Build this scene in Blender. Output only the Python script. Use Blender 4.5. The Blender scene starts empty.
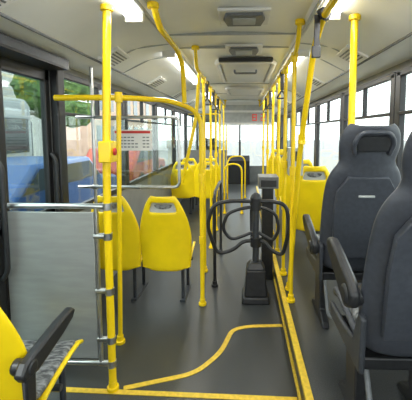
import bpy, math, random
from mathutils import Vector, Matrix
random.seed(4)
sc=bpy.context.scene
try:
    sc.view_settings.view_transform='Standard'
except Exception: pass

# ---------------------------------------------------------------- materials
def mat(name,col,rough=.5,metal=0,noise=0,nscale=30,bump=0,col2=None,emis=0,spec=.5,stretch=None):
    m=bpy.data.materials.new(name); m.use_nodes=True
    nt=m.node_tree; b=nt.nodes['Principled BSDF']
    b.inputs['Base Color'].default_value=(*col,1); b.inputs['Roughness'].default_value=rough
    b.inputs['Metallic'].default_value=metal
    b.inputs['Specular IOR Level'].default_value=spec
    if emis:
        b.inputs['Emission Color'].default_value=(*col,1); b.inputs['Emission Strength'].default_value=emis
    if noise or bump or col2:
        tc=nt.nodes.new('ShaderNodeTexCoord'); n=nt.nodes.new('ShaderNodeTexNoise')
        mp=nt.nodes.new('ShaderNodeMapping')
        if stretch: mp.inputs['Scale'].default_value=stretch
        nt.links.new(tc.outputs['Object'],mp.inputs[0]); nt.links.new(mp.outputs[0],n.inputs['Vector'])
        n.inputs['Scale'].default_value=nscale; n.inputs['Detail'].default_value=4
        r=nt.nodes.new('ShaderNodeValToRGB'); nt.links.new(n.outputs['Fac'],r.inputs[0])
        c2=col2 if col2 else tuple(min(1,c*(1+noise)) for c in col)
        c1=col if col2 else tuple(c*(1-noise) for c in col)
        r.color_ramp.elements[0].color=(*c1,1); r.color_ramp.elements[1].color=(*c2,1)
        r.color_ramp.elements[0].position=.4; r.color_ramp.elements[1].position=.62
        nt.links.new(r.outputs[0],b.inputs['Base Color'])
        if bump:
            bp=nt.nodes.new('ShaderNodeBump'); bp.inputs['Strength'].default_value=bump; bp.inputs['Distance'].default_value=.01
            nt.links.new(n.outputs['Fac'],bp.inputs['Height']); nt.links.new(bp.outputs[0],b.inputs['Normal'])
    return m
def glassmat(name,tint=(.93,.97,.96),gl=.08):
    m=bpy.data.materials.new(name); m.use_nodes=True; nt=m.node_tree; nt.nodes.clear()
    o=nt.nodes.new('ShaderNodeOutputMaterial'); t=nt.nodes.new('ShaderNodeBsdfTransparent'); g=nt.nodes.new('ShaderNodeBsdfGlossy')
    t.inputs[0].default_value=(*tint,1); g.inputs['Roughness'].default_value=.03
    mx=nt.nodes.new('ShaderNodeMixShader'); mx.inputs[0].default_value=gl
    nt.links.new(t.outputs[0],mx.inputs[1]); nt.links.new(g.outputs[0],mx.inputs[2]); nt.links.new(mx.outputs[0],o.inputs[0])
    return m
YEL=mat('yellow_paint',(.95,.66,.008),.25,noise=.03,nscale=6)
YPL=mat('yellow_plastic',(.95,.68,.006),.33,noise=.03,nscale=8)
YLINE=mat('yellow_tape',(.74,.50,.04),.55,noise=.1,nscale=40)
STEEL=mat('brushed_steel',(.62,.63,.62),.3,1,noise=.08,nscale=20)
PANEL=mat('partition_laminate',(.33,.345,.33),.38,.25,noise=.05,nscale=5,stretch=(1,1,6))
CEIL=mat('ceiling_panel',(.89,.90,.86),.35,noise=.02,nscale=3)
DUCT=mat('duct_panel',(.80,.81,.78),.4,noise=.03,nscale=4)
FLOOR=mat('floor_vinyl',(.045,.048,.048),.36,noise=.25,nscale=160,bump=.02)
BLACK=mat('black_rubber',(.012,.012,.013),.45,noise=.1,nscale=20)
BPL=mat('black_plastic',(.018,.019,.021),.4,noise=.15,nscale=30)
DGREY=mat('dark_grey_plastic',(.04,.045,.053),.4,noise=.1,nscale=40)
SEATG=mat('slate_grey_plastic',(.05,.056,.069),.42,noise=.1,nscale=40)
MGREY=mat('mid_grey_plastic',(.14,.15,.155),.45,noise=.1,nscale=30)
LGREY=mat('light_grey_plastic',(.42,.44,.43),.5,noise=.08,nscale=12)
FABRIC=mat('seat_fabric',(.07,.075,.08),.85,col2=(.28,.29,.29),nscale=26,bump=.2,stretch=(1,2.5,1))
WALLG=mat('wall_laminate',(.2,.205,.2),.5,noise=.06,nscale=6)
WHITE=mat('white_enamel',(.8,.8,.77),.4,noise=.02,nscale=5)
PAPER=mat('notice_paper',(.75,.74,.7),.7,noise=.02,nscale=5)
RED=mat('red_print',(.55,.03,.02),.6,noise=.05)
REDL=mat('red_led',(.7,.06,.03),.5,emis=.25)
LAMP=mat('lamp_diffuser',(1,1,.98),.4,emis=8)
GLASS=glassmat('window_glass'); 
TINT=glassmat('tinted_glass',(.62,.7,.69),.1)
CLEAR=glassmat('partition_glass',(.82,.87,.85),.1)
ASPH=mat('asphalt',(.2,.2,.195),.9,noise=.2,nscale=8)

# ---------------------------------------------------------------- mesh builder
class MB:
    def __init__(s,M=None): s.v=[];s.f=[];s.mi=[];s.mats=[];s.M=M or Matrix()
    def m(s,mt):
        if mt not in s.mats: s.mats.append(mt)
        return s.mats.index(mt)
    def add(s,vs,fs,mt):
        o=len(s.v); k=s.m(mt)
        s.v+= [tuple(s.M@Vector(p)) for p in vs]
        for f in fs: s.f.append(tuple(i+o for i in f)); s.mi.append(k)
    def box(s,lo,hi,mt,R=None):
        x0,y0,z0=lo;x1,y1,z1=hi
        vs=[(x0,y0,z0),(x1,y0,z0),(x1,y1,z0),(x0,y1,z0),(x0,y0,z1),(x1,y0,z1),(x1,y1,z1),(x0,y1,z1)]
        if R:
            c=Vector(((x0+x1)/2,(y0+y1)/2,(z0+z1)/2)); vs=[tuple(c+R@(Vector(p)-c)) for p in vs]
        s.add(vs,[(0,3,2,1),(4,5,6,7),(0,1,5,4),(1,2,6,5),(2,3,7,6),(3,0,4,7)],mt)
    def tube(s,pts,r,mt,fil=0,cyc=False,n=12):
        P=[Vector(p) for p in pts]
        if fil: P=fillet(P,fil,cyc)
        N=len(P); vs=[];fs=[]
        up=None
        for i in range(N):
            if cyc: t=(P[(i+1)%N]-P[i-1]).normalized()
            else: t=((P[min(i+1,N-1)]-P[max(i-1,0)])).normalized()
            if up is None:
                up=t.orthogonal().normalized()
            else:
                up=(up-t*up.dot(t)); up=up.normalized() if up.length>1e-6 else t.orthogonal().normalized()
            b=t.cross(up)
            rr=r[i] if isinstance(r,(list,tuple)) else r
            for j in range(n):
                a=2*math.pi*j/n; vs.append(tuple(P[i]+up*math.cos(a)*rr+b*math.sin(a)*rr))
        K=N if cyc else N-1
        for i in range(K):
            for j in range(n):
                a=i*n+j;b_=i*n+(j+1)%n;c=((i+1)%N)*n+(j+1)%n;d=((i+1)%N)*n+j
                fs.append((a,b_,c,d))
        if not cyc:
            fs.append(tuple(range(n-1,-1,-1))); fs.append(tuple(range((N-1)*n,N*n)))
        s.add(vs,fs,mt)
    def prism(s,out,ax,a,b,mt):
        def mk(p,t):
            if ax=='x': return (t,p[0],p[1])
            if ax=='y': return (p[0],t,p[1])
            return (p[0],p[1],t)
        n=len(out); vs=[mk(p,a) for p in out]+[mk(p,b) for p in out]
        fs=[tuple(range(n)),tuple(range(2*n-1,n-1,-1))]+[(i,i+n,(i+1)%n+n,(i+1)%n) for i in range(n)]
        s.add(vs,fs,mt)
    def obj(s,name,parent=None,bevel=0,sub=0,solid=0,smooth=True,off=0):
        me=bpy.data.meshes.new(name); me.from_pydata(s.v,[],s.f)
        for m_ in s.mats: me.materials.append(m_)
        me.polygons.foreach_set('material_index',s.mi)
        import bmesh
        bm=bmesh.new(); bm.from_mesh(me); bmesh.ops.recalc_face_normals(bm,faces=bm.faces); bm.to_mesh(me); bm.free()
        if smooth:
            me.polygons.foreach_set('use_smooth',[True]*len(me.polygons))
            if not sub: me.set_sharp_from_angle(angle=math.radians(38))
        ob=bpy.data.objects.new(name,me); sc.collection.objects.link(ob)
        if solid:
            md=ob.modifiers.new('solid','SOLIDIFY'); md.thickness=solid; md.offset=off
        if bevel:
            md=ob.modifiers.new('bev','BEVEL'); md.width=bevel; md.segments=2; md.limit_method='ANGLE'; md.angle_limit=math.radians(50)
        if sub:
            md=ob.modifiers.new('sub','SUBSURF'); md.levels=sub; md.render_levels=sub
        if parent: ob.parent=parent
        return ob
def fillet(P,r,cyc=False,k=6):
    out=[];N=len(P)
    for i in range(N):
        if not cyc and i in (0,N-1): out.append(P[i]); continue
        a,b,c=P[i-1],P[i],P[(i+1)%N]
        d1=(a-b);d2=(c-b); rr=min(r,d1.length*.48,d2.length*.48)
        p=b+d1.normalized()*rr;q=b+d2.normalized()*rr
        for j in range(k+1):
            t=j/k; out.append(p*(1-t)**2+b*2*t*(1-t)+q*t*t)
    return out
def empty(name,loc=(0,0,0)):
    e=bpy.data.objects.new(name,None); sc.collection.objects.link(e); e.empty_display_size=.1
    return e
def spline(keys,n):
    out=[];K=len(keys)
    for i in range(K-1):
        p0=keys[max(i-1,0)];p1=keys[i];p2=keys[i+1];p3=keys[min(i+2,K-1)]
        for j in range(n):
            t=j/n; out.append(tuple(.5*((2*b)+(-a+c)*t+(2*a-5*b+4*c-d)*t*t+(-a+3*b-3*c+d)*t**3) for a,b,c,d in zip(p0,p1,p2,p3)))
    out.append(keys[-1]); return out
def shell(M,keys,mt,name,parent,thick,n=3,cols=13,k=.03,shift=0,hole=None,wscale=1,power=3):
    rows=spline(keys,n); mb=MB(M); vs=[];fs=[];R=len(rows)
    for i,(y,z,hw) in enumerate(rows):
        a=rows[max(i-1,0)];b=rows[min(i+1,R-1)]
        ty,tz=b[0]-a[0],b[1]-a[1]; L=math.hypot(ty,tz) or 1; ny,nz=tz/L,-ty/L
        for j in range(cols):
            u=-1+2*j/(cols-1); o=k*abs(u)**power+shift
            vs.append((u*hw*wscale,y+ny*o,z+nz*o))
    for i in range(R-1):
        for j in range(cols-1):
            uc=-1+2*(j+.5)/(cols-1); zc=(rows[i][1]+rows[i+1][1])/2
            if hole and hole[0]<zc<hole[1] and abs(uc)<hole[2]: continue
            a=i*cols+j; fs.append((a,a+1,a+cols+1,a+cols))
    mb.add(vs,fs,mt); return mb.obj(name,parent,solid=thick,sub=1)

XL,XR=-1.39,1.17; YB,YF=-1.3,10.3; HP=.2; HC=2.3
# ---------------------------------------------------------------- shell
mb=MB(); mb.box((XL-.05,YB-.05,-.1),(XR+.05,YF+.05,0),FLOOR); mb.obj('floor')
mb=MB(); mb.box((.34,YB,0),(XR,8.2,HP),FLOOR); mb.obj('floor_platform',bevel=.006)
mb=MB()
mb.box((.325,YB,.001),(.34,8.2,.03),YLINE); mb.box((.322,YB,HP-.022),(.362,8.2,HP+.005),YLINE)
mb.obj('trim_1',bevel=.003)
# floor markings
mb=MB()
def strip(pts,w,z=.004,fil=.1):
    P=fillet([Vector((p[0],p[1],0)) for p in pts],fil); vs=[];fs=[]
    for i,p in enumerate(P):
        t=(P[min(i+1,len(P)-1)]-P[max(i-1,0)]).normalized(); n=Vector((-t.y,t.x,0))*w/2
        vs+=[(p.x+n.x,p.y+n.y,z),(p.x-n.x,p.y-n.y,z),(p.x+n.x,p.y+n.y,.0005),(p.x-n.x,p.y-n.y,.0005)]
    for i in range(len(P)-1):
        a=4*i;b=a+4; fs+=[(a,a+1,b+1,b),(a,b,b+2,a+2),(a+1,a+3,b+3,b+1)]
    mb.add(vs,fs,YLINE)
strip([(-1.2,1.83),(.32,1.80)],.035)
strip([(-.72,1.85),(-.3,1.99),(-.15,2.2),(-.08,2.47),(.05,2.52),(.32,2.54)],.035)
mb.obj('floor_marking_tape',smooth=False)

SILL=.9; WT=2.0
def side(name,x,bays,s):
    mb=MB(); a,b=(x-.05,x) if s<0 else (x,x+.05)
    mb.box((a,YB,WT),(b,YF,2.12),WALLG)
    last=YB
    for y0,y1,z0 in bays:
        mb.box((a,last,0),(b,y0,WT),WALLG)
        if z0>0: mb.box((a,y0,0),(b,y1,z0),WALLG)
        last=y1
    mb.box((a,last,0),(b,YF,WT),WALLG)
    return mb.obj(name)
Lb=[(-1.1,.8,SILL),(1.3,2.36,.02),(2.5,3.8,SILL),(3.9,5.2,SILL),(5.3,6.6,SILL),(6.7,8.0,SILL),(8.15,10.1,SILL)]
Rb=[(-1.1,1.1,SILL),(1.2,2.55,SILL),(2.65,3.9,SILL),(4.0,5.3,SILL),(5.4,6.7,SILL),(6.8,8.1,SILL),(8.3,9.9,.05)]
side('wall_left',XL,Lb,-1); side('wall_right',XR,Rb,1)
wn=0
for bays,x,s in ((Lb,XL,1),(Rb,XR,-1)):
    for y0,y1,z0 in bays:
        if z0<.1: continue
        wn+=1; e=empty('window_%d'%wn); mb=MB()
        xa,xb=sorted((x-.03*s,x+.012*s)); t=.035
        mb.box((xa,y0-.03,z0-.02),(xb,y1+.03,z0+t),BLACK); mb.box((xa,y0-.03,WT-t),(xb,y1+.03,WT+.01),BLACK)
        mb.box((xa,y0-.045,z0),(xb,y0+t,WT),BLACK); mb.box((xa,y1-t,z0),(xb,y1+.045,WT),BLACK)
        ym=(y0+y1)/2
        mb.box((xa,y0,1.68),(xb-.005*s,y1,1.705),BLACK); mb.box((xa,ym-.012,1.68),(xb,ym+.012,WT),BLACK)
        mb.obj('frame',e,bevel=.004)
        mb=MB(); mb.box((x-.022*s-.002,y0,z0),(x-.022*s+.002,y1,WT),GLASS); mb.obj('pane',e)
# rear wall + window
mb=MB(); mb.box((XL-.05,YB-.05,0),(XR+.05,YB,SILL),WALLG); mb.box((XL-.05,YB-.05,WT),(XR+.05,YB,2.45),WALLG)
mb.box((XL-.05,YB-.05,SILL),(-1.2,YB,WT),WALLG); mb.box((1.0,YB-.05,SILL),(XR+.05,YB,WT),WALLG); mb.obj('wall_rear')
# front wall
mb=MB(); mb.box((XL-.05,YF,0),(XR+.05,YF+.05,.5),WALLG); mb.box((XL-.05,YF,1.85),(XR+.05,YF+.05,2.45),WALLG)
mb.box((XL-.05,YF,.5),(-1.25,YF+.05,1.85),BLACK); mb.box((1.03,YF,.5),(XR+.05,YF+.05,1.85),BLACK); mb.box((-.13,YF,.5),(-.07,YF+.05,1.85),BLACK); mb.obj('wall_front')
mb=MB(); mb.box((-1.25,YF+.02,.5),(1.03,YF+.025,1.85),GLASS); mb.obj('windshield')
# doors (double leaf)
def door(name,x,s,y0,y1):
    e=empty(name); mb=MB(); g=MB()
    ym=(y0+y1)/2
    for a,b in ((y0,ym-.008),(ym+.008,y1)):
        xa,xb=sorted((x-.04*s,x+.0*s)); t=.055
        mb.box((xa,a,.03),(xb,a+t,WT),BLACK); mb.box((xa,b-t,.03),(xb,b,WT),BLACK)
        mb.box((xa,a,.03),(xb,b,.16),BLACK); mb.box((xa,a,WT-.09),(xb,b,WT),BLACK)
        mb.box((xa,a,.95),(xb,b,1.0),BLACK)
        mb.tube([(x+.005*s,b-.03,.7),(x+.04*s,b-.03,.75),(x+.04*s,b-.03,1.35),(x+.005*s,b-.03,1.4)],.014,BPL,fil=.04)
        g.box((x-.02*s-.002,a+t,.16),(x-.02*s+.002,b-t,WT-.09),TINT)
    mb.obj('leaf_frame',e,bevel=.006); g.obj('pane',e)
door('door_1',XL,1,1.3,2.36); door('door_2',XR,-1,8.3,9.9)
# door header mechanism
mb=MB(); mb.box((XL+.002,1.0,1.985),(XL+.16,2.34,2.055),BPL)
mb.box((XL+.16,1.05,1.995),(XL+.165,2.3,2.045),DGREY); mb.obj('door_mechanism_cover',bevel=.01)
mb=MB(); mb.box((XL,2.36,0),(XL+.06,2.455,2.05),BLACK); mb.obj('door_pillar',bevel=.01)

# ceiling profile
prof=[(XL-.05,2.06),(XL+.12,2.06),(-1.12,2.1),(-.93,2.2),(-.78,2.24),(-.6,2.255),(-.57,2.3),(-.1,2.32),(.4,2.3),(.44,2.255),(.6,2.24),(.74,2.2),(.93,2.1),(XR-.1,2.06),(XR+.05,2.06)]
mb=MB(); vs=[];fs=[]
yy=[YB-.05,YF+.05]
for y in yy:
    vs+= [(x,y,z) for x,z in prof]
    vs+= [(XR+.05,y,2.5),(XL-.05,y,2.5)]
n=len(prof)+2
fs=[tuple(range(n)),tuple(range(2*n-1,n-1,-1))]+[(i,i+n,(i+1)%n+n,(i+1)%n) for i in range(n)]
mb.add(vs,fs,CEIL); mb.obj('ceiling')
# ceiling seams
mb=MB()
for y in (1.3,2.6,3.0,5.2,6.5,7.8):
    mb.box((-.57,y,2.292),(.4,y+.012,2.33),LGREY)
    for s,(xa,za,xb,zb) in enumerate(((-1.12,2.1,-.6,2.255),(.93,2.1,.44,2.255))):
        mb.tube([(xa,y+.1,za),((xa+xb)/2,y+.1,2.223),(xb,y+.1,zb)],.006,LGREY,n=6)
mb.obj('trim_2')
mb=MB()
for x in (-.585,.42): mb.tube([(x,YB,2.262),(x,YF,2.262)],.012,LGREY,n=8)
for x in (-1.125,.935): mb.tube([(x,YB,2.095),(x,YF,2.095)],.009,MGREY,n=8)
mb.obj('trim_3')
# light strips
for x0,x1,z0,z1 in ((-.695,-.605,2.24,2.248),(.465,.555,2.248,2.24)):
    for k in range(4):
        e=empty('ceiling_light_strip'); y0=.35+k*2.6; L=1.65
        mb=MB(); mb.prism([(x0,z0),(x1,z1),(x1-.015,z1-.03),(x0+.015,z0-.03)],'y',y0,y0+L,LAMP); mb.obj('diffuser',e,bevel=.008)
        mb=MB(); mb.box((x0-.01,y0-.04,2.2),(x1+.01,y0,2.26),WHITE); mb.box((x0-.01,y0+L,2.2),(x1+.01,y0+L+.04,2.26),WHITE); mb.obj('end_caps',e,bevel=.005)
        ld=bpy.data.lights.new('lamp','AREA'); ld.shape='RECTANGLE'; ld.size=.09; ld.size_y=L; ld.energy=11; ld.color=(1,1,.97)
        lo=bpy.data.objects.new('lamp',ld); lo.location=((x0+x1)/2,y0+L/2,2.19); sc.collection.objects.link(lo); lo.parent=e
# duct vents
for k in range(6):
    y=1.35+k*1.3
    for sx,xc in ((1,-1.02),(-1,.84)):
        e=empty('air_vent'); R=Matrix.Rotation(math.radians(-28*sx),4,'Y'); M=Matrix.Translation((xc,y,2.142))@R
        mb=MB(M); mb.box((-.09,-.14,-.012),(.09,.14,.01),WHITE)
        for j in range(5): mb.box((-.065+j*.028,-.115,-.017),(-.052+j*.028,.115,-.011),MGREY)
        mb.obj('grille',e,bevel=.004)
# ceiling fittings
for (y0,y1) in ((2.12,2.34),(2.95,3.2)):
    mb=MB(); mb.box((-.16,y0-.03,2.29),(.17,y1+.03,2.312),WHITE); mb.prism([(-.11,y0),(.12,y0),(.14,y0+.1),(.12,y1),(-.11,y1),(-.13,y0+.1)],'z',2.272,2.3,MGREY)
    mb.box((-.07,y0+.05,2.266),(.08,y1-.05,2.28),LGREY)
    mb.obj('speaker_grille',bevel=.006)
# roof hatch
e=empty('roof_hatch'); mb=MB()
mb.tube([(-.28,3.5,2.285),(.33,3.5,2.285),(.33,4.9,2.285),(-.28,4.9,2.285)],.028,WHITE,fil=.12,cyc=True)
mb.box((-.24,3.53,2.27),(.29,4.86,2.31),DUCT); mb.obj('frame',e,bevel=.01)
mb=MB(); mb.box((-.25,3.4,2.26),(.3,3.46,2.3),BPL); mb.tube([(-.1,3.9,2.27),(-.1,3.9,2.23),(.15,3.9,2.23),(.15,3.9,2.27)],.012,MGREY,fil=.03); mb.obj('handle_bar',e,bevel=.008)
e=empty('roof_hatch'); mb=MB(); mb.tube([(-.28,5.6,2.285),(.33,5.6,2.285),(.33,6.6,2.285),(-.28,6.6,2.285)],.028,WHITE,fil=.12,cyc=True); mb.box((-.24,5.63,2.27),(.29,6.56,2.31),DUCT); mb.obj('frame',e)

# ---------------------------------------------------------------- yellow poles and rails
def rail(name,pts,r=.0165,fil=.15,feet=True,clamps=(),mt=YEL):
    e=empty(name); mb=MB(); mb.tube(pts,r,mt,fil=fil)
    mb.obj('tube',e)
    mb=MB(); got=False
    for p in (pts[0],pts[-1]):
        if p[2]<.25: mb.tube([(p[0],p[1],p[2]),(p[0],p[1],p[2]+.025)],.035,mt); mb.tube([(p[0],p[1],p[2]+.02),(p[0],p[1],p[2]+.06)],.024,mt); got=True
        elif p[2]>2.2: mb.tube([(p[0],p[1],p[2]-.03),(p[0],p[1],p[2])],.034,mt); got=True
    for c in clamps:
        mb.tube([(c[0],c[1],c[2]-.035),(c[0],c[1],c[2]+.035)],.026,mt); got=True
    if got: mb.obj('fittings',e,bevel=.003)
    return e
# main left pole
e=rail('grab_pole',[(-.78,1.84,0),(-.78,1.84,1.2),(-.745,1.84,2.238)],r=.0225,fil=.3)
mb=MB(); mb.box((-.80,1.79,1.38),(-.73,1.89,1.5),YEL); mb.tube([(-.73,1.84,1.44),(-.717,1.84,1.44)],.022,RED); mb.obj('stop_button',e,bevel=.012)
rail('grab_pole',[(-.90,2.28,0),(-.86,2.28,1.79)],clamps=[(-.86,2.28,1.79)])
# transverse rail curving to pole
e=rail('grab_rail',[(-1.32,2.3,1.79),(-.86,2.3,1.79),(-.6,2.72,1.81),(-.36,2.84,1.72),(-.36,2.84,0)],fil=.16,r=.0205,clamps=[(-.36,2.84,1.15),(-.36,2.84,.6)])
# ceiling rail left near
rail('grab_rail',[(-.52,1.95,2.29),(-.50,2.02,2.17),(-.49,2.5,2.16),(-.48,2.66,2.08),(-.48,2.72,1.79)],fil=.12,r=.0195)
# left long rail
rail('grab_rail',[(-.42,2.95,2.3),(-.42,3.0,2.12),(-.42,7.7,2.12),(-.42,7.8,2.3)],fil=.1)
for y in (3.55,4.3,5.1,6.0,7.2): rail('grab_pole',[(-.42,y,0),(-.42,y,2.12)],clamps=[(-.42,y,2.1),(-.42,y,1.2)])
rail('grab_rail',[(-.42,3.2,2.12),(-.45,3.2,1.7),(-.60,3.2,1.05)],fil=.15)
# right rails
e=rail('grab_rail',[(.43,.6,2.27),(.43,.7,2.16),(.42,1.8,2.16),(.415,2.0,2.05),(.40,2.35,1.4),(.40,2.75,HP)],fil=.25,r=.019,clamps=[(.405,2.3,1.5)])
rail('grab_rail',[(.38,2.3,2.3),(.38,2.4,2.13),(.38,7.7,2.13),(.38,7.8,2.3)],fil=.1)
for y in (2.55,3.05,3.6,4.3,5.2,6.3): rail('grab_pole',[(.385,y,HP),(.385,y,2.13)],clamps=[(.385,y,2.11),(.385,y,1.25)])
rail('grab_pole',[(.645,2.0,1.42),(.645,2.0,2.225)],r=.0205)
# front yellow loops
rail('grab_rail',[(-.35,6.2,0),(-.35,6.2,.95),(-.02,6.2,.95),(-.02,6.2,.0)],fil=.2)
rail('grab_rail',[(-.35,7.4,0),(-.35,7.4,1.0),(.05,7.7,1.0),(.05,7.7,.0)],fil=.2)
# strap handles
def strap(x,y,z,l=.2):
    e=empty('strap_handle'); mb=MB()
    mb.box((x-.018,y-.003,z-l),(x+.018,y+.003,z+.012),BLACK); mb.tube([(x,y-.02,z+.02),(x,y+.02,z+.02)],.026,BPL)
    mb.tube([(x,y,z-l),(x-.05,y,z-l-.08),(x+.05,y,z-l-.08)],.009,BPL,fil=.02,cyc=True,n=8)
    mb.obj('strap',e)
e=empty('strap_handle'); mb=MB(); mb.box((.37,1.79,1.98),(.40,1.80,2.16),BLACK); mb.tube([(.424,1.77,2.16),(.424,1.82,2.16)],.032,BPL); mb.box((.36,1.785,1.94),(.405,1.805,2.0),BPL); mb.tube([(.385,1.795,2.17),(.42,1.795,2.19)],.012,BPL); mb.obj('strap',e,bevel=.003)
for y in (3.3,4.7,5.6): strap(.38,y,2.11,.15)
for y in (3.9,4.7,5.6): strap(-.42,y,2.10,.15)

# ---------------------------------------------------------------- partitions
e=empty('partition_panel'); mb=MB()
mb.box((XL+.005,1.835,.2),(-.86,1.85,1.09),PANEL); mb.obj('panel',e,bevel=.004)
mb=MB()
mb.tube([(XL+.005,1.84,1.125),(-.79,1.84,1.125)],.016,STEEL)
mb.tube([(XL+.005,1.84,.17),(-.79,1.84,.17)],.014,STEEL)
mb.tube([(-.845,1.84,.17),(-.845,1.84,1.125)],.013,STEEL)
for z in (.17,.32,.62,.95,1.125): mb.tube([(-.86,1.84,z),(-.775,1.84,z)],.017,STEEL); mb.tube([(-.78,1.84,z-.02),(-.78,1.84,z+.02)],.0255,STEEL)
mb.obj('steel_frame',e)
e=empty('partition_frame'); mb=MB(); y=2.66
mb.tube([(-1.22,y,0),(-1.22,y,2.07)],.013,STEEL)
mb.tube([(-1.13,y,0),(-1.13,y,1.95)],.010,STEEL)
mb.tube([(-1.36,y,1.67),(-.52,y,1.67),(-.52,y,1.1),(-1.36,y,1.1)],.013,STEEL,fil=.05)
for x in (-1.22,-.86): mb.tube([(x-.02,y,1.1),(x+.02,y,1.1)],.02,STEEL)
mb.obj('steel_frame',e)
mb=MB(); mb.box((-1.2,y-.003,1.12),(-.54,y+.003,1.65),CLEAR); mb.obj('glass_pane',e)
mb=MB(); mb.box((-1.05,y-.008,1.4),(-.74,y-.004,1.57),PAPER)
mb.box((-1.04,y-.0095,1.54),(-.75,y-.008,1.56),RED)
for k in range(4):
    for x in range(9):
        if random.random()<.85: mb.box((-1.03+x*.031,y-.0095,1.425+k*.026),(-1.03+x*.031+.022,y-.008,1.434+k*.026),MGREY)
mb.obj('notice',e,smooth=False)

# ---------------------------------------------------------------- yellow seats
def yseat(x,y,z=0,arm=None,rot=0,w=1.0):
    e=empty('passenger_seat'); M=Matrix.Translation((x,y,z))@Matrix.Rotation(rot,4,'Z')
    keys=[(.43,.38,.19),(.38,.41,.205),(.22,.40,.21),(.06,.36,.212),(-.02,.325,.215),(-.045,.34,.218),(-.055,.48,.226),(-.075,.62,.232),(-.10,.75,.215),(-.13,.87,.178),(-.147,.955,.14),(-.155,1.01,.10)]
    shell(M,keys,YPL,'shell',e,.022,hole=(.875,.965,.62),k=.035)
    pk=[(.40,.412,.18),(.22,.41,.19),(.08,.385,.19),(.02,.41,.19),(-.02,.51,.19),(-.05,.64,.18),(-.09,.78,.16),(-.118,.87,.125),(-.128,.94,.105)]
    shell(M,pk,FABRIC,'cushion',e,.03,shift=.022,k=.012)
    mb=MB(M)
    mb.prism([(-.125,.86),(.125,.86),(.095,.975),(-.095,.975)],'y',-.115,-.105,LGREY)
    mb.obj('headrest_insert',e,bevel=.01) 
    mb=MB(M)
    for lx in ((.13,-.13) if arm else (.13,)):
        mb.tube([(lx,.33,.02),(lx,.33,.36)],.016,DGREY); mb.tube([(lx,.06,.02),(lx,.06,.33)],.016,DGREY); mb.tube([(lx,.36,.36),(lx,.03,.33)],.013,DGREY)
        mb.box((lx-.025,.02,0),(lx+.025,.38,.02),DGREY)
    mb.tube([(-.2,.2,.34),(.2,.2,.34)],.016,DGREY)
    mb.obj('leg_frame',e)
    if arm:
        s=arm; mb=MB(M); x0=s*.235; x1=s*.275; a,b=min(x0,x1),max(x0,x1)
        out=[(-.14,.64),(-.06,.63),(.12,.665),(.2,.69),(.225,.72),(.2,.74),(.1,.735),(-.05,.715),(-.13,.705),(-.16,.67)]
        mb.prism(out,'x',a,b,BPL); mb.prism([(-.12,.4),(-.07,.4),(-.06,.66),(-.13,.66)],'x',a+.008,b-.012,BPL)
        mb.tube([(s*.2,-.1,.67),(s*.28,-.1,.67)],.03,BPL)
        mb.obj('armrest',e,bevel=.012)
    return e
yseat(-1.06,1.24,0,arm=1)
for x in (-1.13,-.68): yseat(x,2.86)
for y in (6.1,6.9):
    for x in (-1.12,-.69): yseat(x,y)
for y in (3.45,4.25,5.1,5.9,6.7):
    for x in (.72,): yseat(x,y,HP)

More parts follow.
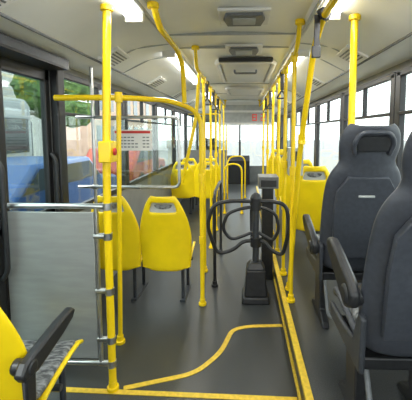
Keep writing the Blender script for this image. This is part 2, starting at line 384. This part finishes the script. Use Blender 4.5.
# ---------------------------------------------------------------- grey high-back seats
def gseat(x,y,z,adz=0,tilt=0):
    e=empty('high_back_seat'); M0=Matrix.Translation((x,y,z)); M=M0
    H=Matrix.Translation((0,0,.45))@Matrix.Rotation(math.radians(tilt),4,'X')@Matrix.Translation((0,0,-.45))
    seatk=[(.44,.42,.2),(.4,.46,.22),(.22,.45,.225),(.06,.42,.225),(0,.43,.225)]
    backk=[(-.035,.55,.232),(-.08,.72,.238),(-.125,.88,.24),(-.165,1.02,.232),(-.19,1.10,.205),(-.202,1.145,.175),(-.214,1.185,.165),(-.232,1.25,.178),(-.25,1.32,.172),(-.262,1.365,.15),(-.268,1.39,.12)]
    def tk(K):
        o=[]
        for a,b,w in K:
            v=H@Vector((0,a,b)); o.append((v.y,v.z,w))
        return o
    shell(M,seatk+tk(backk),SEATG,'shell',e,.035,k=.05,n=3,hole=None)
    pk=[(.42,.47,.2),(.22,.47,.205),(.08,.45,.205),(.03,.47,.205)]+tk([(0,.56,.2),(-.045,.72,.2),(-.09,.88,.195),(-.13,1.02,.18),(-.15,1.09,.15)])
    shell(M,pk,FABRIC,'cushion',e,.05,shift=.035,k=.02)
    hk=tk([(-.165,1.18,.12),(-.178,1.24,.14),(-.195,1.31,.14),(-.21,1.36,.11)])
    shell(M,hk,BPL,'headrest_pad',e,.035,shift=.0,k=.02)
    R=Matrix.Rotation(math.radians(14.5),4,'X')
    Mb=M@H@Matrix.Translation((0,-.105,.75))@R
    mb=MB(Mb)
    mb.prism([(-.16,-.22),(.16,-.22),(.185,.1),(.18,.25),(.12,.35),(-.12,.35),(-.18,.25),(-.185,.1)],'y',-.028,.0,SEATG)
    mb.box((-.05,-.034,.22),(.05,-.026,.236),LGREY)
    mb.prism([(-.085,.515),(.085,.515),(.1,.57),(.075,.605),(-.075,.605),(-.1,.57)],'y',-.03,.0,BPL)
    mb.tube([(-.1,-.012,.49),(-.115,-.03,.57),(-.08,-.03,.63),(.08,-.03,.63),(.115,-.03,.57),(.1,-.012,.49)],.014,SEATG,fil=.04)
    mb.obj('back_panel',e,bevel=.01)
    for s in (-1,1):
        mb=MB(M@Matrix.Translation((0,0,adz))); x0=s*.245; x1=s*.29; a,b=min(x0,x1),max(x0,x1)
        out=[(-.06,.60),(.02,.56),(.1,.6),(.28,.69),(.33,.73),(.32,.77),(.26,.785),(.13,.75),(-.02,.70),(-.07,.66)]
        mb.prism(out,'x',a,b,BPL); mb.tube([(s*.2,.0,.63),(s*.3,.0,.63)],.045,BPL)
        mb.obj('armrest',e,bevel=.015)
        mb=MB(M); mb.prism([(-.05,.36),(.38,.36),(.42,.43),(.2,.44),(.05,.46),(-.02,.62),(-.06,.6)],'x',min(s*.215,s*.24),max(s*.215,s*.24),DGREY)
        mb.obj('side_cover',e,bevel=.008)
    mb=MB(M)
    for a,b in ((-.2,-.15),(.11,.16)):
        mb.prism([(-.02,0),(.36,0),(.33,.04),(.24,.08),(.24,.36),(.1,.36),(.1,.08),(.0,.04)],'x',a,b,BPL)
    mb.box((-.2,.02,.33),(.2,.36,.385),BPL)
    mb.tube([(-.18,.03,.33),(-.18,-.08,.12),(.18,-.08,.12),(.18,.03,.33)],.012,MGREY,fil=.04)
    mb.obj('pedestal',e,bevel=.008)
    return e
gseat(.75,2.2,HP,-.05,1); gseat(.715,1.335,HP,.05,1)

# ---------------------------------------------------------------- turnstile
e=empty('turnstile'); cx,cy=.12,2.98; mb=MB(Matrix.Translation((cx,cy,0)))
def frust(mb,a0,b0,z0,a1,b1,z1,mt):
    vs=[(-a0,-b0,z0),(a0,-b0,z0),(a0,b0,z0),(-a0,b0,z0),(-a1,-b1,z1),(a1,-b1,z1),(a1,b1,z1),(-a1,b1,z1)]
    mb.add(vs,[(0,3,2,1),(4,5,6,7),(0,1,5,4),(1,2,6,5),(2,3,7,6),(3,0,4,7)],mt)
frust(mb,.13,.13,0,.115,.12,.06,BPL); frust(mb,.105,.11,.06,.085,.09,.3,BPL); frust(mb,.085,.09,.3,.05,.05,.36,BPL)
mb.obj('base',e,bevel=.012)
mb=MB(Matrix.Translation((cx,cy,0)))
mb.tube([(0,0,.34),(0,0,.96)],.03,DGREY,n=16); mb.tube([(0,0,.5),(0,0,.58)],.05,BPL,n=16); mb.tube([(0,0,.84),(0,0,.95)],.05,BPL,n=16); mb.tube([(0,0,.95),(0,0,.98),(0,0,1.0)],[.05,.04,.015],BPL,n=16)
mb.obj('post',e)
mb=MB(Matrix.Translation((cx,cy,0)))
for a,L in ((186,1.15),(-12,.8),(95,.95)):
    c,s=math.cos(math.radians(a)),math.sin(math.radians(a))
    def P(r,z): return (r*L*c,r*L*s,z)
    mb.tube([P(.03,.92),P(.2,.93),P(.34,.9),P(.39,.7),P(.31,.43),P(.18,.47),P(.1,.55),P(.03,.55)],.018,BPL,fil=.08)
    mb.tube([P(.03,.87),P(.14,.85),P(.23,.81),P(.27,.67),P(.2,.56),P(.1,.60),P(.03,.63)],.015,BPL,fil=.06)
mb.obj('arms',e)
# guide rail beside turnstile
rail('guide_rail',[(-.28,3.2,0),(-.28,3.2,.95),(-.28,4.1,.95),(-.28,4.1,0)],mt=BPL,fil=.15)
# ticket validator
e=empty('ticket_validator'); mb=MB(); mb.box((.41,2.96,1.16),(.54,3.08,1.41),LGREY); mb.box((.425,2.952,1.29),(.525,2.962,1.38),BPL); mb.box((.44,2.95,1.2),(.51,2.962,1.24),MGREY)
mb.obj('housing',e,bevel=.02)
# fare cabinet
e=empty('fare_cabinet'); mb=MB(); mb.box((.16,3.3,.98),(.36,3.56,1.1),MGREY); mb.prism([(.2,0),(.315,0),(.315,.98),(.2,.98)],'y',3.36,3.52,BPL); mb.box((.18,3.29,1.0),(.34,3.302,1.07),BPL); mb.obj('housing',e,bevel=.02)

# ---------------------------------------------------------------- front of bus
e=empty('destination_sign'); mb=MB(); mb.box((-.6,8.0,1.72),(.75,8.15,2.28),WHITE); mb.box((-.5,7.985,1.78),(.68,8.0,2.02),LGREY)
mb.box((-.45,7.985,2.07),(.65,8.0,2.2),LGREY); mb.obj('housing',e,bevel=.01)
mb=MB()
SEG={'8':'abcdefg','2':'abged'}
def dig(ch,x,z,w,h):
    y0,y1=7.975,7.986;t=.022
    D={'a':((x,z+h-t),(x+w,z+h)),'g':((x,z+h/2-t/2),(x+w,z+h/2+t/2)),'d':((x,z),(x+w,z+t)),'f':((x,z+h/2),(x+t,z+h)),'e':((x,z),(x+t,z+h/2)),'b':((x+w-t,z+h/2),(x+w,z+h)),'c':((x+w-t,z),(x+w,z+h/2))}
    for k in SEG[ch]: (a,b),(c,d)=D[k]; mb.box((a,y0,b),(c,y1,d),REDL)
dig('8',.22,1.82,.11,.16); dig('2',.42,1.82,.11,.16)
mb.obj('led_digits',e,smooth=False)
e=empty('dashboard'); mb=MB(); mb.prism([(9.75,0),(YF-.01,0),(YF-.01,.82),(9.9,.85),(9.75,.7)],'x',-1.35,0.2,BPL); mb.obj('body',e,bevel=.02)
mb=MB(); C=Vector((-.85,9.45,.95)); ring=[tuple(C+Vector((.23*math.cos(a),.23*math.sin(a)*.6,.23*math.sin(a)*.8))) for a in [i*math.pi/12 for i in range(24)]]
e=empty('steering_wheel'); mb.tube(ring,.018,BLACK,cyc=True); mb.tube([tuple(C),(-.85,9.745,.6)],.03,BPL)
for a in (0,120,240):
    q=math.radians(a+90); mb.tube([tuple(C),tuple(C+Vector((.22*math.cos(q),.22*math.sin(q)*.6,.22*math.sin(q)*.8)))],.012,BPL)
mb.obj('wheel',e)
gs=gseat(-.85,8.7,0); gs.name='driver_seat'
e=empty('driver_partition'); mb=MB(); mb.box((XL+.005,8.3,0),(-.4,8.33,1.1),WALLG); mb.tube([(-.42,8.315,0),(-.42,8.315,2.0),(XL+.01,8.315,2.0)],.016,YEL,fil=.05); mb.box((-1.38,8.312,1.1),(-.43,8.318,1.97),CLEAR); mb.obj('screen',e)

# ---------------------------------------------------------------- outside
mb=MB(); mb.box((-60,-30,-.55),(60,80,-.4),ASPH); mb.obj('ground')
def car(x,y,col,rot=math.pi/2,van=False):
    e=empty('parked_car'); M=Matrix.Translation((x,y,-.4))@Matrix.Rotation(rot,4,'Z')
    P=mat('car_paint',col,.35,.1,noise=.03); G=mat('car_glass',(.05,.07,.08),.1)
    mb=MB(M); h=1.9 if van else 1.42
    mb.prism([(-2.1,.3),(2.1,.3),(2.15,.6),(2.0,.85),(1.1,.95),(.5,h),(-1.4,h),(-1.95,.95),(-2.15,.8)],'y',-.85,.85,P); mb.obj('body',e,bevel=.08)
    mb=MB(M); mb.prism([(-1.75,.98),(.95,.98),(.45,h-.08),(-1.3,h-.08)],'y',-.86,.86,G); mb.prism([(1.06,.97),(1.08,.99),(.52,h-.03),(.48,h-.06)],'y',-.75,.75,G); mb.obj('glazing',e)
    mb=MB(M)
    for wx in (-1.3,1.3):
        for wy in (-.88,.7): mb.tube([(wx,wy,.32),(wx,wy+.18,.32)],.32,BLACK,n=20); mb.tube([(wx,wy-.01,.32),(wx,wy+.19,.32)],.17,LGREY,n=12)
    mb.obj('wheels',e)
car(-4.2,6.6,(.03,.10,.28)); car(-4.2,1.0,(.06,.06,.07)); car(-4.2,12.0,(.3,.04,.03))
car(5.4,7,(.6,.6,.6)); car(5.2,1.8,(.5,.5,.52))
# bus standing in the next bay
def parked_bus(x0,x1,y0,y1):
    e=empty('parked_bus'); P=mat('bus_paint',(.34,.36,.36),.35,noise=.04,nscale=3); G=mat('bus_glass',(.03,.04,.045),.08); O=mat('bus_stripe',(.5,.08,.03),.4,noise=.03)
    mb=MB(); mb.prism([(x0,-.1),(x1,-.1),(x1,2.3),(x1-.15,2.55),(x0+.15,2.55),(x0,2.3)],'y',y0,y1,P); mb.obj('body',e,bevel=.08)
    mb=MB(); y=y0+.4
    while y<y1-1.4: mb.box((x1-.01,y,.95),(x1+.012,y+1.25,1.95),G); y+=1.38
    mb.box((x1-.01,y0+.1,.35),(x1+.01,y1-.1,.6),O); mb.obj('glazing',e)
    mb=MB()
    for wy in (y0+2,y1-2.6): mb.tube([(x1-.3,wy,.08),(x1+.02,wy,.08)],.48,BLACK,n=24); mb.tube([(x1-.2,wy,.08),(x1+.03,wy,.08)],.25,LGREY,n=16)
    mb.obj('wheels',e)
parked_bus(-9,-6.5,-1.5,10)
def building(x0,x1,y0,y1,h,col,face):
    e=empty('street_building'); P=mat('facade_plaster',col,.8,noise=.08,nscale=2); G=mat('facade_glass',(.08,.1,.12),.15)
    mb=MB(); mb.box((x0,y0,-.4),(x1,y1,h),P); mb.box((x0-.2,y0-.2,h),(x1+.2,y1+.2,h+.3),P)
    mb.obj('walls',e)
    mb=MB(); xf=x1 if face>0 else x0
    yy=y0+.8
    while yy<y1-1.8:
        for z in (.2,3.4,6.4):
            if z+1.8<h: mb.box((xf-.05,yy,z),(xf+.05,yy+1.3,z+1.9),G)
        yy+=2.3
    mb.obj('windows',e)
building(-22,-14,-6,8,6,(.6,.52,.4),1); building(-20,-12,14,22,5,(.7,.68,.64),1); building(-20,-12,26,44,6,(.5,.36,.28),1)
building(16,22,8,30,3,(.7,.68,.62),-1)
LEAF=mat('foliage',(.03,.08,.015),.8,col2=(.09,.18,.04),nscale=5); BARK=mat('bark',(.09,.06,.04),.9,noise=.2)
import bmesh
def tree(x,y,h):
    e=empty('street_tree'); mb=MB(); mb.tube([(x,y,-.4),(x+.05,y,h*.4),(x,y+.1,h*.6)],[.16,.12,.06],BARK); mb.tube([(x,y,h*.3),(x+.6,y+.2,h*.55)],[.07,.03],BARK); mb.obj('trunk',e)
    me=bpy.data.meshes.new('crown'); bm=bmesh.new()
    for k in range(9):
        M=Matrix.Translation((x+random.uniform(-1,1),y+random.uniform(-1,1),h*.62+random.uniform(-.6,1)))
        r=bmesh.ops.create_icosphere(bm,subdivisions=3,radius=random.uniform(.6,1.0),matrix=M)
        for v in r['verts']: v.co+=Vector([random.uniform(-.09,.09) for _ in range(3)])
    bm.to_mesh(me); bm.free(); me.materials.append(LEAF); o=bpy.data.objects.new('crown',me); sc.collection.objects.link(o); o.parent=e
tree(-9,16,5); tree(12,6,4.5)

# ---------------------------------------------------------------- light
w=bpy.data.worlds.new('World'); sc.world=w; w.use_nodes=True; nt=w.node_tree
bg=nt.nodes['Background']; sky=nt.nodes.new('ShaderNodeTexSky'); sky.sky_type='HOSEK_WILKIE'; sky.turbidity=8; sky.sun_direction=(-.3,-.4,.85)
mx=nt.nodes.new('ShaderNodeMixRGB'); mx.inputs[0].default_value=.75; mx.inputs[2].default_value=(.97,1,1,1)
nt.links.new(sky.outputs[0],mx.inputs[1]); nt.links.new(mx.outputs[0],bg.inputs[0]); bg.inputs[1].default_value=5.2
sd=bpy.data.lights.new('sun','SUN'); sd.energy=3.5; sd.angle=.3; so=bpy.data.objects.new('sun',sd); so.rotation_euler=(math.radians(25),math.radians(-35),0); sc.collection.objects.link(so)

# ---------------------------------------------------------------- camera
cd=bpy.data.cameras.new('camera'); cam=bpy.data.objects.new('camera',cd); sc.collection.objects.link(cam)
cd.sensor_width=36; cd.lens=330/412*36; cd.shift_x=-25.5/412; cd.shift_y=-39/412; cd.clip_start=.05
cam.location=(0,0,1.55); cam.rotation_euler=(math.radians(85),0,math.radians(2))
sc.camera=cam
